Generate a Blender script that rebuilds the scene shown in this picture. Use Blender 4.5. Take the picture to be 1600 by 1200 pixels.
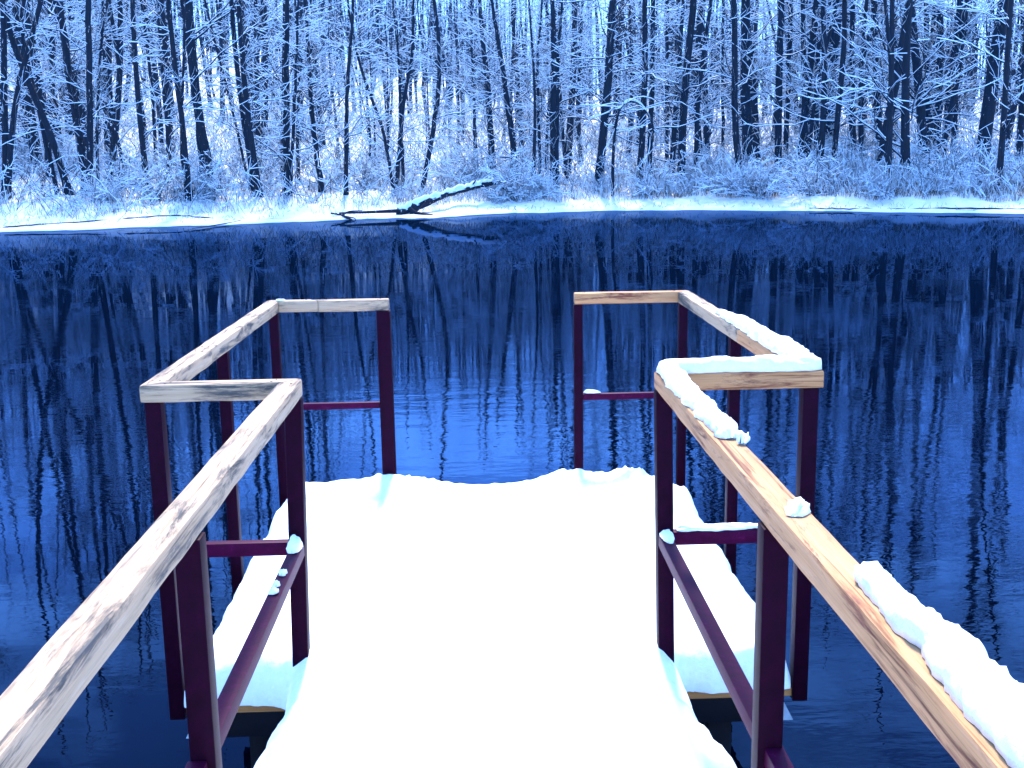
import bpy, bmesh, math
import numpy as np
from mathutils import Matrix, Vector, noise as mnoise

for o in list(bpy.data.objects):
    bpy.data.objects.remove(o)
S = bpy.context.scene
C = S.collection
R = math.radians

# ------------------------------------------------------------------ camera
FPX = 1750.0                      # focal length in pixels of the 1600 x 1200 photograph
EYE = 2.35                        # eye height over the water
YAW, PITCH, ROLL = R(1.717), R(11.18), 0.016
fw = np.array([math.sin(YAW) * math.cos(PITCH), math.cos(YAW) * math.cos(PITCH), -math.sin(PITCH)])
rt0 = np.array([math.cos(YAW), -math.sin(YAW), 0.0])
up0 = np.cross(rt0, fw)
rt = rt0 * math.cos(ROLL) - up0 * math.sin(ROLL)
up = rt0 * math.sin(ROLL) + up0 * math.cos(ROLL)
cam_d = bpy.data.cameras.new('camera')
cam = bpy.data.objects.new('camera', cam_d)
C.objects.link(cam)
cam_d.sensor_width = 36.0
cam_d.lens = FPX / 1600 * 36
cam_d.clip_start = 0.05
cam_d.clip_end = 3000
M = Matrix(((rt[0], up[0], -fw[0], 0), (rt[1], up[1], -fw[1], 0), (rt[2], up[2], -fw[2], EYE), (0, 0, 0, 1)))
cam.matrix_world = M
S.camera = cam

# ------------------------------------------------------------------ sky and sun
SUN_EL, SUN_AZ = 50.0, 2.0        # ahead of the camera, behind thin cloud
world = bpy.data.worlds.new('World')
S.world = world
world.use_nodes = True
nt = world.node_tree
nt.nodes.clear()
w_out = nt.nodes.new('ShaderNodeOutputWorld')
w_bg = nt.nodes.new('ShaderNodeBackground')
w_sky = nt.nodes.new('ShaderNodeTexSky')
w_sky.sky_type = 'NISHITA'
w_sky.sun_disc = False
w_sky.sun_elevation = R(SUN_EL)
w_sky.sun_rotation = R(SUN_AZ)
w_sky.air_density = 0.6
w_sky.dust_density = 0.0
w_sky.ozone_density = 10.0
w_tc = nt.nodes.new('ShaderNodeTexCoord')
w_map = nt.nodes.new('ShaderNodeMapping')
w_map.inputs['Scale'].default_value = (1.6, 1.6, 4.0)
w_noise = nt.nodes.new('ShaderNodeTexNoise')
w_noise.inputs['Scale'].default_value = 1.7
w_noise.inputs['Detail'].default_value = 6
w_noise.inputs['Roughness'].default_value = 0.62
w_ramp = nt.nodes.new('ShaderNodeValToRGB')
w_ramp.color_ramp.elements[0].position = 0.47
w_ramp.color_ramp.elements[0].color = (0.0, 0.0, 0.0, 1)
w_ramp.color_ramp.elements[1].position = 0.62
w_ramp.color_ramp.elements[1].color = (0.85, 0.85, 0.85, 1)
w_mix = nt.nodes.new('ShaderNodeMix')
w_mix.data_type = 'RGBA'
w_mix.inputs[7].default_value = (3.0, 6.2, 12.5, 1)
nt.links.new(w_tc.outputs['Generated'], w_map.inputs['Vector'])
nt.links.new(w_map.outputs['Vector'], w_noise.inputs['Vector'])
nt.links.new(w_noise.outputs['Fac'], w_ramp.inputs['Fac'])
nt.links.new(w_ramp.outputs['Color'], w_mix.inputs[0])
nt.links.new(w_sky.outputs['Color'], w_mix.inputs[6])
nt.links.new(w_mix.outputs[2], w_bg.inputs['Color'])
w_bg.inputs['Strength'].default_value = 0.15
nt.links.new(w_bg.outputs['Background'], w_out.inputs['Surface'])

sun_d = bpy.data.lights.new('sun', 'SUN')
sun_d.energy = 2.3
sun_d.angle = R(8)
sun_d.color = (1.0, 0.93, 0.84)
sun = bpy.data.objects.new('sun', sun_d)
C.objects.link(sun)
sv = Vector((math.sin(R(SUN_AZ)) * math.cos(R(SUN_EL)), math.cos(R(SUN_AZ)) * math.cos(R(SUN_EL)), math.sin(R(SUN_EL))))
sun.rotation_euler = sv.to_track_quat('Z', 'Y').to_euler()
sun.location = (0, 0, 60)

S.view_settings.view_transform = 'Standard'
S.view_settings.look = 'None'
S.view_settings.gamma = 1.0
S.view_settings.exposure = 2.0
S.view_settings.use_curve_mapping = False
S.cycles.volume_bounces = 0
S.cycles.max_bounces = 5
S.cycles.diffuse_bounces = 1
S.cycles.glossy_bounces = 3
S.cycles.use_adaptive_sampling = True
S.cycles.adaptive_threshold = 0.02
S.cycles.transparent_max_bounces = 8
S.cycles.use_denoising = True
S.cycles.debug_use_spatial_splits = True


# ------------------------------------------------------------------ helpers
def tag(o, label=None, cat=None, group=None, kind=None):
    if label: o['label'] = label
    if cat: o['category'] = cat
    if group: o['group'] = group
    if kind: o['kind'] = kind
    return o


def ray(u, v):
    return rt * (u - 800) / FPX - up * (v - 600) / FPX + fw


def at_y(u, v, y):
    d = ray(u, v)
    p = d * (y / d[1])
    p[2] += EYE
    return p


def empty(name, loc=(0, 0, 0)):
    o = bpy.data.objects.new(name, None)
    o.empty_display_size = 0.2
    o.location = loc
    C.objects.link(o)
    return o


PART_STUFF = {'crown', 'branch_snow', 'twigs', 'twig_snow', 'withered_leaves'}


def raw_mesh(name, V, quads=None, tris=None, mats=(), qmat=None, tmat=None, smooth=False):
    """a mesh from numpy arrays"""
    me = bpy.data.meshes.new(name)
    V = np.asarray(V, dtype=np.float32).reshape(-1, 3)
    quads = np.zeros((0, 4), np.int32) if quads is None else np.asarray(quads, np.int32).reshape(-1, 4)
    tris = np.zeros((0, 3), np.int32) if tris is None else np.asarray(tris, np.int32).reshape(-1, 3)
    me.vertices.add(len(V))
    me.vertices.foreach_set('co', V.ravel())
    nl = quads.size + tris.size
    me.loops.add(nl)
    me.loops.foreach_set('vertex_index', np.concatenate([quads.ravel(), tris.ravel()]).astype(np.int32))
    npoly = len(quads) + len(tris)
    me.polygons.add(npoly)
    st = np.concatenate([np.arange(len(quads)) * 4, quads.size + np.arange(len(tris)) * 3]).astype(np.int32)
    me.polygons.foreach_set('loop_start', st)
    for m in mats:
        me.materials.append(m)
    if qmat is not None or tmat is not None:
        mi = np.concatenate([np.zeros(len(quads)) if qmat is None else qmat, np.zeros(len(tris)) if tmat is None else tmat])
        me.polygons.foreach_set('material_index', mi.astype(np.int32))
    if smooth:
        me.polygons.foreach_set('use_smooth', np.ones(npoly, dtype=bool))
    me.update(calc_edges=True)
    me.validate()
    return me


def link(name, me, parent=None, loc=None):
    o = bpy.data.objects.new(name, me)
    C.objects.link(o)
    if parent: o.parent = parent
    if name in PART_STUFF: o['kind'] = 'stuff'      # countless twigs and the snow on them
    if loc is not None: o.location = loc
    return o


def norm(a):
    return a / np.maximum(np.linalg.norm(a, axis=-1, keepdims=True), 1e-9)


def frames(P):
    T = np.empty_like(P)
    T[:, 1:-1] = P[:, 2:] - P[:, :-2]
    T[:, 0] = P[:, 1] - P[:, 0]
    T[:, -1] = P[:, -1] - P[:, -2]
    T = norm(T)
    mean = norm(P[:, -1] - P[:, 0])
    ref = np.where(np.abs(mean[:, 2:3]) > 0.8, np.array([[0.15, 1.0, 0.1]]), np.array([[0.0, 0.0, 1.0]]))[:, None, :]
    A = norm(np.cross(T, np.broadcast_to(ref, T.shape)))
    B = np.cross(A, T)
    return T, A, B


def tubes(P, Rad, sides=3):
    """N polylines of k points -> verts, quads of tapered tubes"""
    P = np.asarray(P, float)
    N, k, _ = P.shape
    T, A, B = frames(P)
    ang = np.arange(sides) * 2 * math.pi / sides + 0.5
    V = P[:, :, None, :] + Rad[:, :, None, None] * (np.cos(ang)[None, None, :, None] * A[:, :, None, :] + np.sin(ang)[None, None, :, None] * B[:, :, None, :])
    idx = np.arange(N * k * sides).reshape(N, k, sides)
    nx = np.roll(idx, -1, axis=2)
    Q = np.stack([idx[:, :-1], nx[:, :-1], nx[:, 1:], idx[:, 1:]], axis=-1).reshape(-1, 4)
    return V.reshape(-1, 3), Q


def snow_caps(P, Rad, wid, hgt):
    """snow lying along the upper side of each polyline: a ridge of two sloping faces over a floor"""
    P = np.asarray(P, float)
    N, k, _ = P.shape
    T, A, B = frames(P)
    A = A.copy(); A[..., 2] = 0
    A = norm(A)
    flat = np.sqrt(np.clip(1 - T[..., 2] ** 2, 0.0, 1))
    w = (Rad * 0.75 + wid * flat)[..., None]
    Z = np.array([0, 0, 1.0])
    base = P + Z * (Rad * 0.25)[..., None]
    top = P + Z * (Rad * 0.8 + hgt * (0.35 + 0.65 * flat))[..., None]
    V = np.stack([base - A * w, top - A * w * 0.35, top + A * w * 0.35, base + A * w], axis=2)
    idx = np.arange(N * k * 4).reshape(N, k, 4)
    qs = []
    for a, b in ((0, 1), (1, 2), (2, 3)):
        qs.append(np.stack([idx[:, :-1, a], idx[:, :-1, b], idx[:, 1:, b], idx[:, 1:, a]], axis=-1).reshape(-1, 4))
    return V.reshape(-1, 3), np.concatenate(qs)


def join(parts):
    Vs, Qs, n = [], [], 0
    for V, Q in parts:
        Vs.append(V); Qs.append(Q + n); n += len(V)
    return np.concatenate(Vs), np.concatenate(Qs)


def fbm(x, y, z=0.0, o=3):
    s, a, f = 0.0, 1.0, 1.0
    for _ in range(o):
        s += a * mnoise.noise(Vector((x * f, y * f, z * f + 3.7)))
        a *= 0.5; f *= 2.1
    return s


# ------------------------------------------------------------------ materials
def mat(name):
    m = bpy.data.materials.new(name)
    m.use_nodes = True
    n = m.node_tree
    return m, n, n.nodes['Principled BSDF'], n.nodes, n.links


def new(ns, t, **kw):
    x = ns.new(t)
    for k, v in kw.items():
        setattr(x, k, v)
    return x


def ramp(ns, stops):
    r = ns.new('ShaderNodeValToRGB')
    e = r.color_ramp.elements
    while len(e) < len(stops): e.new(0.5)
    for el, (p, c) in zip(e, stops):
        el.position = p
        el.color = (*c, 1)
    return r


def m_snow(name, scale=40, dist=0.01, sss=0.0, lo=(0.86, 0.88, 0.92), hi=(0.93, 0.94, 0.95)):
    m, n, b, ns, ln = mat(name)
    tc = new(ns, 'ShaderNodeTexCoord')
    no = new(ns, 'ShaderNodeTexNoise')
    no.inputs['Scale'].default_value = scale
    no.inputs['Detail'].default_value = 5
    no.inputs['Roughness'].default_value = 0.65
    ln.new(tc.outputs['Object'], no.inputs['Vector'])
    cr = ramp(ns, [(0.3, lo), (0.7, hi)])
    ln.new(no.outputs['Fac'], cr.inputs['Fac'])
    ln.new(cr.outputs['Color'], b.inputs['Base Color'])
    b.inputs['Roughness'].default_value = 0.75
    b.inputs['Specular IOR Level'].default_value = 0.25
    if sss:
        b.inputs['Subsurface Weight'].default_value = sss
        b.inputs['Subsurface Radius'].default_value = (0.02, 0.03, 0.05)
        b.inputs['Subsurface Scale'].default_value = 0.6
    if dist:
        bp = new(ns, 'ShaderNodeBump')
        bp.inputs['Strength'].default_value = 0.6
        bp.inputs['Distance'].default_value = dist
        ln.new(no.outputs['Fac'], bp.inputs['Height'])
        ln.new(bp.outputs['Normal'], b.inputs['Normal'])
    return m


def m_bark(name, base=(0.007, 0.006, 0.008), patch=0.66):
    m, n, b, ns, ln = mat(name)
    tc = new(ns, 'ShaderNodeTexCoord')
    mp = new(ns, 'ShaderNodeMapping')
    mp.inputs['Scale'].default_value = (9, 9, 2.2)
    no = new(ns, 'ShaderNodeTexNoise')
    no.inputs['Scale'].default_value = 1.0
    no.inputs['Detail'].default_value = 5
    no.inputs['Roughness'].default_value = 0.7
    ln.new(tc.outputs['Object'], mp.inputs['Vector'])
    ln.new(mp.outputs['Vector'], no.inputs['Vector'])
    c2 = tuple(x * 1.9 for x in base)
    cr = ramp(ns, [(0.35, base), (patch - 0.02, c2), (patch, (0.6, 0.65, 0.72)), (1.0, (0.75, 0.8, 0.85))])
    ln.new(no.outputs['Fac'], cr.inputs['Fac'])
    ln.new(cr.outputs['Color'], b.inputs['Base Color'])
    b.inputs['Roughness'].default_value = 0.9
    b.inputs['Specular IOR Level'].default_value = 0.15
    bp = new(ns, 'ShaderNodeBump')
    bp.inputs['Strength'].default_value = 0.7
    bp.inputs['Distance'].default_value = 0.03
    ln.new(no.outputs['Fac'], bp.inputs['Height'])
    ln.new(bp.outputs['Normal'], b.inputs['Normal'])
    return m


def m_plain(name, col, rough=0.8, spec=0.3):
    m, n, b, ns, ln = mat(name)
    tc = new(ns, 'ShaderNodeTexCoord')
    no = new(ns, 'ShaderNodeTexNoise')
    no.inputs['Scale'].default_value = 14
    no.inputs['Detail'].default_value = 4
    ln.new(tc.outputs['Object'], no.inputs['Vector'])
    cr = ramp(ns, [(0.3, tuple(c * 0.7 for c in col)), (0.7, tuple(min(1, c * 1.25) for c in col))])
    ln.new(no.outputs['Fac'], cr.inputs['Fac'])
    ln.new(cr.outputs['Color'], b.inputs['Base Color'])
    b.inputs['Roughness'].default_value = rough
    b.inputs['Specular IOR Level'].default_value = spec
    return m


def m_paint(name='maroon_paint', k=1.0):
    """maroon paint on steel: brush marks, chips, thin rust"""
    m, n, b, ns, ln = mat(name)
    tc = new(ns, 'ShaderNodeTexCoord')
    no = new(ns, 'ShaderNodeTexNoise')
    no.inputs['Scale'].default_value = 26
    no.inputs['Detail'].default_value = 6
    no.inputs['Roughness'].default_value = 0.7
    ln.new(tc.outputs['Object'], no.inputs['Vector'])
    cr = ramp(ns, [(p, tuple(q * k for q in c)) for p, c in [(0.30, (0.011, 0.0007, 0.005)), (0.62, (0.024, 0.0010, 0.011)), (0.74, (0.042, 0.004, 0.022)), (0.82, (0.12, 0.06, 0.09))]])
    ln.new(no.outputs['Fac'], cr.inputs['Fac'])
    ln.new(cr.outputs['Color'], b.inputs['Base Color'])
    b.inputs['Specular IOR Level'].default_value = 0.08
    b.inputs['Specular Tint'].default_value = (0.8, 0.45, 0.9, 1)
    rr = new(ns, 'ShaderNodeMapRange')
    rr.inputs['To Min'].default_value = 0.45
    rr.inputs['To Max'].default_value = 0.6
    ln.new(no.outputs['Fac'], rr.inputs['Value'])
    ln.new(rr.outputs['Result'], b.inputs['Roughness'])
    bp = new(ns, 'ShaderNodeBump')
    bp.inputs['Strength'].default_value = 0.35
    bp.inputs['Distance'].default_value = 0.002
    ln.new(no.outputs['Fac'], bp.inputs['Height'])
    ln.new(bp.outputs['Normal'], b.inputs['Normal'])
    return m


def m_wood(name, light, mid, dark, streak_at=0.60, patch=None, patch_at=0.55):
    """grain runs along the local X axis of each piece"""
    m, n, b, ns, ln = mat(name)
    tc = new(ns, 'ShaderNodeTexCoord')
    oi = new(ns, 'ShaderNodeObjectInfo')
    off = new(ns, 'ShaderNodeVectorMath', operation='SCALE')
    cv = new(ns, 'ShaderNodeCombineXYZ')
    for i in range(3): ln.new(oi.outputs['Random'], cv.inputs[i])
    ln.new(cv.outputs[0], off.inputs[0])
    off.inputs['Scale'].default_value = 37.0
    ad = new(ns, 'ShaderNodeVectorMath', operation='ADD')
    ln.new(tc.outputs['Object'], ad.inputs[0])
    ln.new(off.outputs[0], ad.inputs[1])

    def nz(scale, sc, detail, rough, distort=0.0):
        mp = new(ns, 'ShaderNodeMapping')
        mp.inputs['Scale'].default_value = scale
        ln.new(ad.outputs[0], mp.inputs['Vector'])
        t = new(ns, 'ShaderNodeTexNoise')
        t.inputs['Scale'].default_value = sc
        t.inputs['Detail'].default_value = detail
        t.inputs['Roughness'].default_value = rough
        t.inputs['Distortion'].default_value = distort
        ln.new(mp.outputs['Vector'], t.inputs['Vector'])
        return t
    grain = nz((2.2, 60, 60), 1.0, 6, 0.65, 0.6)
    fine = nz((7, 260, 260), 1.0, 3, 0.6)
    blot = nz((2.6, 20, 20), 1.0, 7, 0.72, 0.5)
    cr = ramp(ns, [(0.30, light), (0.52, mid), (streak_at, mid), (streak_at + 0.13, dark)])
    ln.new(grain.outputs['Fac'], cr.inputs['Fac'])
    cf = ramp(ns, [(0.3, (0.72, 0.72, 0.72)), (0.6, (1.0, 1.0, 1.0))])
    ln.new(fine.outputs['Fac'], cf.inputs['Fac'])
    mul = new(ns, 'ShaderNodeMix', data_type='RGBA', blend_type='MULTIPLY')
    mul.inputs[0].default_value = 0.7
    ln.new(cr.outputs['Color'], mul.inputs[6])
    ln.new(cf.outputs['Color'], mul.inputs[7])
    out = mul.outputs[2]
    if patch:
        pr = ramp(ns, [(patch_at, (0, 0, 0)), (patch_at + 0.12, (1, 1, 1))])
        ln.new(blot.outputs['Fac'], pr.inputs['Fac'])
        gp = ramp(ns, [(0.35, tuple(c * 0.35 for c in patch)), (0.62, patch)])
        ln.new(grain.outputs['Fac'], gp.inputs['Fac'])
        mx = new(ns, 'ShaderNodeMix', data_type='RGBA')
        ln.new(pr.outputs['Color'], mx.inputs[0])
        ln.new(out, mx.inputs[6])
        ln.new(gp.outputs['Color'], mx.inputs[7])
        out = mx.outputs[2]
    ln.new(out, b.inputs['Base Color'])
    b.inputs['Roughness'].default_value = 0.72
    b.inputs['Specular IOR Level'].default_value = 0.25
    bp = new(ns, 'ShaderNodeBump')
    bp.inputs['Strength'].default_value = 0.5
    bp.inputs['Distance'].default_value = 0.002
    bp.invert = True
    ln.new(grain.outputs['Fac'], bp.inputs['Height'])
    ln.new(bp.outputs['Normal'], b.inputs['Normal'])
    return m


def m_water():
    m, n, b, ns, ln = mat('lake_water')
    ns.remove(b)
    df = new(ns, 'ShaderNodeBsdfDiffuse')
    df.inputs['Color'].default_value = (0.0003, 0.0012, 0.005, 1)
    gl = new(ns, 'ShaderNodeBsdfGlossy')
    gl.inputs['Color'].default_value = (0.27, 0.45, 0.78, 1)
    gl.inputs['Roughness'].default_value = 0.012
    fr = new(ns, 'ShaderNodeFresnel')
    fr.inputs['IOR'].default_value = 1.333
    mxs = new(ns, 'ShaderNodeMixShader')
    fc = ramp(ns, [(0.04, (0.028,) * 3), (0.11, (0.075,) * 3), (0.20, (0.29,) * 3), (0.30, (0.31,) * 3), (0.60, (0.25,) * 3), (1.0, (0.40,) * 3)])
    ln.new(fr.outputs[0], fc.inputs['Fac'])
    ln.new(fc.outputs['Color'], mxs.inputs[0])
    ln.new(df.outputs[0], mxs.inputs[1])
    ln.new(gl.outputs[0], mxs.inputs[2])
    ln.new(mxs.outputs[0], ns['Material Output'].inputs['Surface'])
    tc = new(ns, 'ShaderNodeTexCoord')

    def nz(scale, detail, rough):
        mp = new(ns, 'ShaderNodeMapping')
        mp.inputs['Scale'].default_value = scale
        ln.new(tc.outputs['Object'], mp.inputs['Vector'])
        t = new(ns, 'ShaderNodeTexNoise')
        t.inputs['Scale'].default_value = 1.0
        t.inputs['Detail'].default_value = detail
        t.inputs['Roughness'].default_value = rough
        ln.new(mp.outputs['Vector'], t.inputs['Vector'])
        return t
    a = nz((1.5, 3.8, 1), 4, 0.55)
    c = nz((0.35, 0.9, 1), 2, 0.5)
    g = nz((0.10, 0.16, 1), 2, 0.5)
    mr = new(ns, 'ShaderNodeMapRange')
    mr.inputs['From Min'].default_value = 0.38
    mr.inputs['From Max'].default_value = 0.66
    mr.inputs['To Min'].default_value = 0.08
    mr.inputs['To Max'].default_value = 1.0
    ln.new(g.outputs['Fac'], mr.inputs['Value'])
    # the water lies calmer in the lee of the far bank
    sp = new(ns, 'ShaderNodeSeparateXYZ')
    ln.new(tc.outputs['Object'], sp.inputs[0])
    lee = new(ns, 'ShaderNodeMapRange')
    lee.inputs['From Min'].default_value = 11
    lee.inputs['From Max'].default_value = 26
    lee.inputs['To Min'].default_value = 1.0
    lee.inputs['To Max'].default_value = 0.10
    ln.new(sp.outputs['Y'], lee.inputs['Value'])
    h0 = new(ns, 'ShaderNodeMath', operation='MULTIPLY')
    ln.new(mr.outputs['Result'], h0.inputs[0])
    ln.new(lee.outputs['Result'], h0.inputs[1])
    h1 = new(ns, 'ShaderNodeMath', operation='MULTIPLY')
    ln.new(a.outputs['Fac'], h1.inputs[0])
    ln.new(h0.outputs[0], h1.inputs[1])
    bp = new(ns, 'ShaderNodeBump')
    bp.inputs['Strength'].default_value = 1.0
    bp.inputs['Distance'].default_value = 0.0055
    ln.new(h1.outputs[0], bp.inputs['Height'])
    bp2 = new(ns, 'ShaderNodeBump')
    bp2.inputs['Strength'].default_value = 1.0
    bp2.inputs['Distance'].default_value = 0.002
    ln.new(c.outputs['Fac'], bp2.inputs['Height'])
    ln.new(bp.outputs['Normal'], bp2.inputs['Normal'])
    for q in (df, gl, fr):
        ln.new(bp2.outputs['Normal'], q.inputs['Normal'])
    return m


SNOW = m_snow('snow', 45, 0.006)
SNOW_TWIG_SKYLIT = m_snow('twig_snow', 6, 0, lo=(0.58, 0.73, 0.92), hi=(0.70, 0.82, 0.95))  # blue of the skylight in the wood mixed into this snow's colour
SNOW_GROUND = m_snow('ground_snow', 1.6, 0.12)
BARK = m_bark('dark_bark')
BARK_FAR = m_bark('far_bark', (0.009, 0.008, 0.010), 0.70)
TWIG = m_plain('twig_bark', (0.010, 0.008, 0.010), 0.9, 0.1)
PAINT = m_paint(k=0.65)
PAINT_BRIGHT = m_paint('maroon_paint_bright', 2.4)  # same maroon recipe as the posts, multiplied brighter for the lower rails
WOOD_L = m_wood('weathered_timber', (0.56, 0.41, 0.29), (0.51, 0.34, 0.21), (0.11, 0.06, 0.035), 0.57, patch=(0.085, 0.078, 0.075), patch_at=0.49)
WOOD_R = m_wood('fresh_timber', (0.62, 0.33, 0.17), (0.57, 0.27, 0.115), (0.13, 0.03, 0.012), 0.55, patch=(0.19, 0.045, 0.03), patch_at=0.55)
PLANK = m_wood('deck_timber', (0.60, 0.27, 0.09), (0.50, 0.20, 0.06), (0.12, 0.05, 0.02), 0.60)
DARK_STEEL = m_plain('dark_steel', (0.005, 0.005, 0.009), 0.6, 0.15)
ZINC = m_plain('zinc', (0.42, 0.50, 0.58), 0.45, 0.5)
REED = m_plain('dry_reed', (0.20, 0.17, 0.14), 0.9, 0.1)
LEAF = m_plain('withered_leaf', (0.03, 0.024, 0.03), 0.8, 0.2)
WATER = m_water()

# ------------------------------------------------------------------ terrain and water
SX = np.array([-170, -70, -40, -18.7, -11.8, -7, -3.0, 2, 8, 14, 18, 21.9, 40, 70, 170.0])
SY = np.array([42, 40, 41, 45.0, 47.4, 49.6, 52.0, 53.6, 54.6, 51.5, 48.2, 45.0, 38, 36, 38.0])


def shore(x):
    x = np.asarray(x, float)
    s = (np.interp(x, SX, SY) + np.interp(x - 1.2, SX, SY) + np.interp(x + 1.2, SX, SY)) / 3
    return s + 0.25 * np.sin(x * 1.3) + 0.16 * np.sin(x * 3.1 + 1) + 0.07 * np.sin(x * 7.7)


HD = np.array([-30, -6, -1, -0.05, 0, 0.3, 1.2, 2.6, 5, 9, 20, 40, 80, 120, 200, 260])
HH = np.array([-1.5, -1.2, -0.4, -0.05, 0.03, 0.13, 0.24, 0.50, 0.95, 1.30, 2.2, 4.6, 10.5, 14.5, 17, 17.5])


def height(x, y):
    x = np.asarray(x, float); y = np.asarray(y, float)
    d = y - shore(x)
    h = np.interp(d, HD, HH)
    k = np.clip((d - 10) / 60, 0, 1)
    h = h * (1 + k * (0.30 * np.clip(-x / 30, -1, 1.0)))
    m = np.clip(d / 3, 0, 1)
    h = h + m * (0.10 * np.sin(x * 0.9 + y * 0.35) * np.sin(y * 0.8 - x * 0.2) + 0.05 * np.sin(x * 2.3 - 1.1 * y) + 0.035 * np.sin(3.9 * x + 1.7 * y))
    h = h + np.clip((d - 15) / 30, 0, 1) * 0.35 * np.sin(x * 0.31 + 1) * np.sin(y * 0.23)
    near = np.interp(-y, [0.4, 1.2, 2.2, 4, 20], [-1.5, -0.5, 0.32, 0.40, 1.2])
    return np.maximum(h, near)


def ground_hit(u, v):
    """where the sight line through a pixel meets the far bank"""
    d = ray(u, v)
    for s in np.arange(40.0, 150.0, 0.1):
        p = d * s
        if p[2] + EYE <= height(p[0], p[1]) and p[1] > shore(p[0]):
            return np.array([p[0], p[1], float(height(p[0], p[1]))])
    return None


xs = np.unique(np.concatenate([np.linspace(-165, -32, 60), np.linspace(-32, 32, 330), np.linspace(32, 165, 60)]))
ts = np.concatenate([[-30, -22, -15, -9, -6, -4, -3, -2, -1.4], np.linspace(-1, 8, 80), np.linspace(8.4, 45, 70), np.linspace(47, 190, 50)])
XX = np.repeat(xs[:, None], len(ts), 1)
YY = shore(xs)[:, None] + ts[None, :]
ZZ = height(XX, YY)
nx_, ny_ = XX.shape
gi = np.arange(nx_ * ny_).reshape(nx_, ny_)
Q = np.stack([gi[:-1, :-1], gi[1:, :-1], gi[1:, 1:], gi[:-1, 1:]], -1).reshape(-1, 4)
far_v = np.stack([XX, YY, ZZ], -1).reshape(-1, 3)
# the near bank behind the viewer belongs to the same sheet of ground
ys2 = np.linspace(-22, 1.0, 60)
xs2 = np.linspace(-165, 165, 140)
X2, Y2 = np.meshgrid(xs2, ys2, indexing='ij')
Z2 = height(X2, Y2) + 0.05 * np.sin(X2 * 0.7) * np.cos(Y2 * 0.6)
g2 = np.arange(X2.size).reshape(X2.shape) + len(far_v)
Q2 = np.stack([g2[:-1, :-1], g2[1:, :-1], g2[1:, 1:], g2[:-1, 1:]], -1).reshape(-1, 4)
me = raw_mesh('terrain', np.concatenate([far_v, np.stack([X2, Y2, Z2], -1).reshape(-1, 3)]), np.concatenate([Q, Q2]), mats=[SNOW_GROUND], smooth=True)
tag(link('terrain', me), 'snow covered banks and wooded hillside around the lake', kind='structure')

me = raw_mesh('water', [(-166, -20, 0), (166, -20, 0), (166, 62, 0), (-166, 62, 0)], [(0, 1, 2, 3)], mats=[WATER])
tag(link('water', me), 'dark blue still lake water with faint ripples', kind='structure')

# a thin shelf of snowy ice along the left and middle of the far bank
def ice_shelf(name, pts, w0, label):
    pts = np.array(pts, float)
    n = 60
    t = np.linspace(0, 1, n)
    cx = np.interp(t, np.linspace(0, 1, len(pts)), pts[:, 0])
    back = shore(cx) + 0.5
    ww = np.interp(t, np.linspace(0, 1, len(pts)), pts[:, 1])
    front = shore(cx) - ww * (1 + 0.25 * np.sin(cx * 2.3) + 0.15 * np.sin(cx * 5.9))
    V, Q = [], []
    for i in range(n):
        b, f_ = back[i], front[i]
        m_ = f_ + 0.12 * (b - f_)
        V += [(cx[i], b, 0.02), (cx[i], b, 0.16), (cx[i], m_, 0.06), (cx[i], f_, 0.022), (cx[i], f_, 0.002)]
    for i in range(n - 1):
        a = i * 5
        for k in range(4):
            Q.append((a + k, a + k + 1, a + 6 + k, a + 5 + k))
    tag(link(name, raw_mesh(name, V, Q, mats=[SNOW_GROUND], smooth=True)), label, kind='structure')


ice_shelf('ice', [(-24, 0.3), (-18, 0.8), (-13, 0.5), (-9, 0.9), (-6, 0.6), (-4, 0.1)], 1, 'thin snowy ice rim along the left bank')
ice_shelf('ice', [(-5, 0.05), (-3.5, 2.2), (-1.5, 1.8), (0.5, 0.5), (2, 0.05)], 1, 'tongue of snowy ice beside the fallen log')

# ------------------------------------------------------------------ the pier
pier = empty('pier', (0, 3.0, 0))
tag(pier, 'snowy bathing pier with maroon steel posts and zigzag wooden handrails', 'pier')
Z_DECK = EYE - 1.935
Z_RT = EYE - 0.73                 # top of the handrails
RW, RTH = 0.072, 0.062


def piece(name, me, origin, xdir, parent, m=None):
    """a mesh whose local X runs along xdir (horizontal), parented without moving it"""
    o = link(name, me)
    a = math.atan2(xdir[1], xdir[0])
    o.matrix_world = Matrix.Translation(origin) @ Matrix.Rotation(a, 4, 'Z')
    o.parent = parent
    o.matrix_parent_inverse = Matrix.Translation(parent.location).inverted()
    if m: me.materials.append(m)
    return o


def bar_mesh(name, quad0, quad1, n, jit, seed, bev=0.005):
    """box between two end quads (4 points each), cut n times along its length"""
    rng = np.random.default_rng(seed)
    q0, q1 = np.array(quad0, float), np.array(quad1, float)
    bm = bmesh.new()
    rows = []
    for i in range(n + 1):
        t = i / n
        q = q0 * (1 - t) + q1 * t
        if 0 < i < n: q = q + rng.normal(0, jit, q.shape)
        rows.append([bm.verts.new(p) for p in q])
    for a, b in zip(rows[:-1], rows[1:]):
        for k in range(4):
            bm.faces.new((a[k], a[(k + 1) % 4], b[(k + 1) % 4], b[k]))
    bm.faces.new(rows[0][::-1]); bm.faces.new(rows[-1])
    bmesh.ops.recalc_face_normals(bm, faces=bm.faces)
    if bev:
        es = [e for e in bm.edges if e.calc_face_angle(0) > 0.6]
        bmesh.ops.bevel(bm, geom=es, offset=bev, segments=2, affect='EDGES', profile=0.6)
    me = bpy.data.meshes.new(name)
    bm.to_mesh(me); bm.free()
    for p in me.polygons: p.use_smooth = True
    me.set_sharp_from_angle(angle=R(40))
    return me


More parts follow.
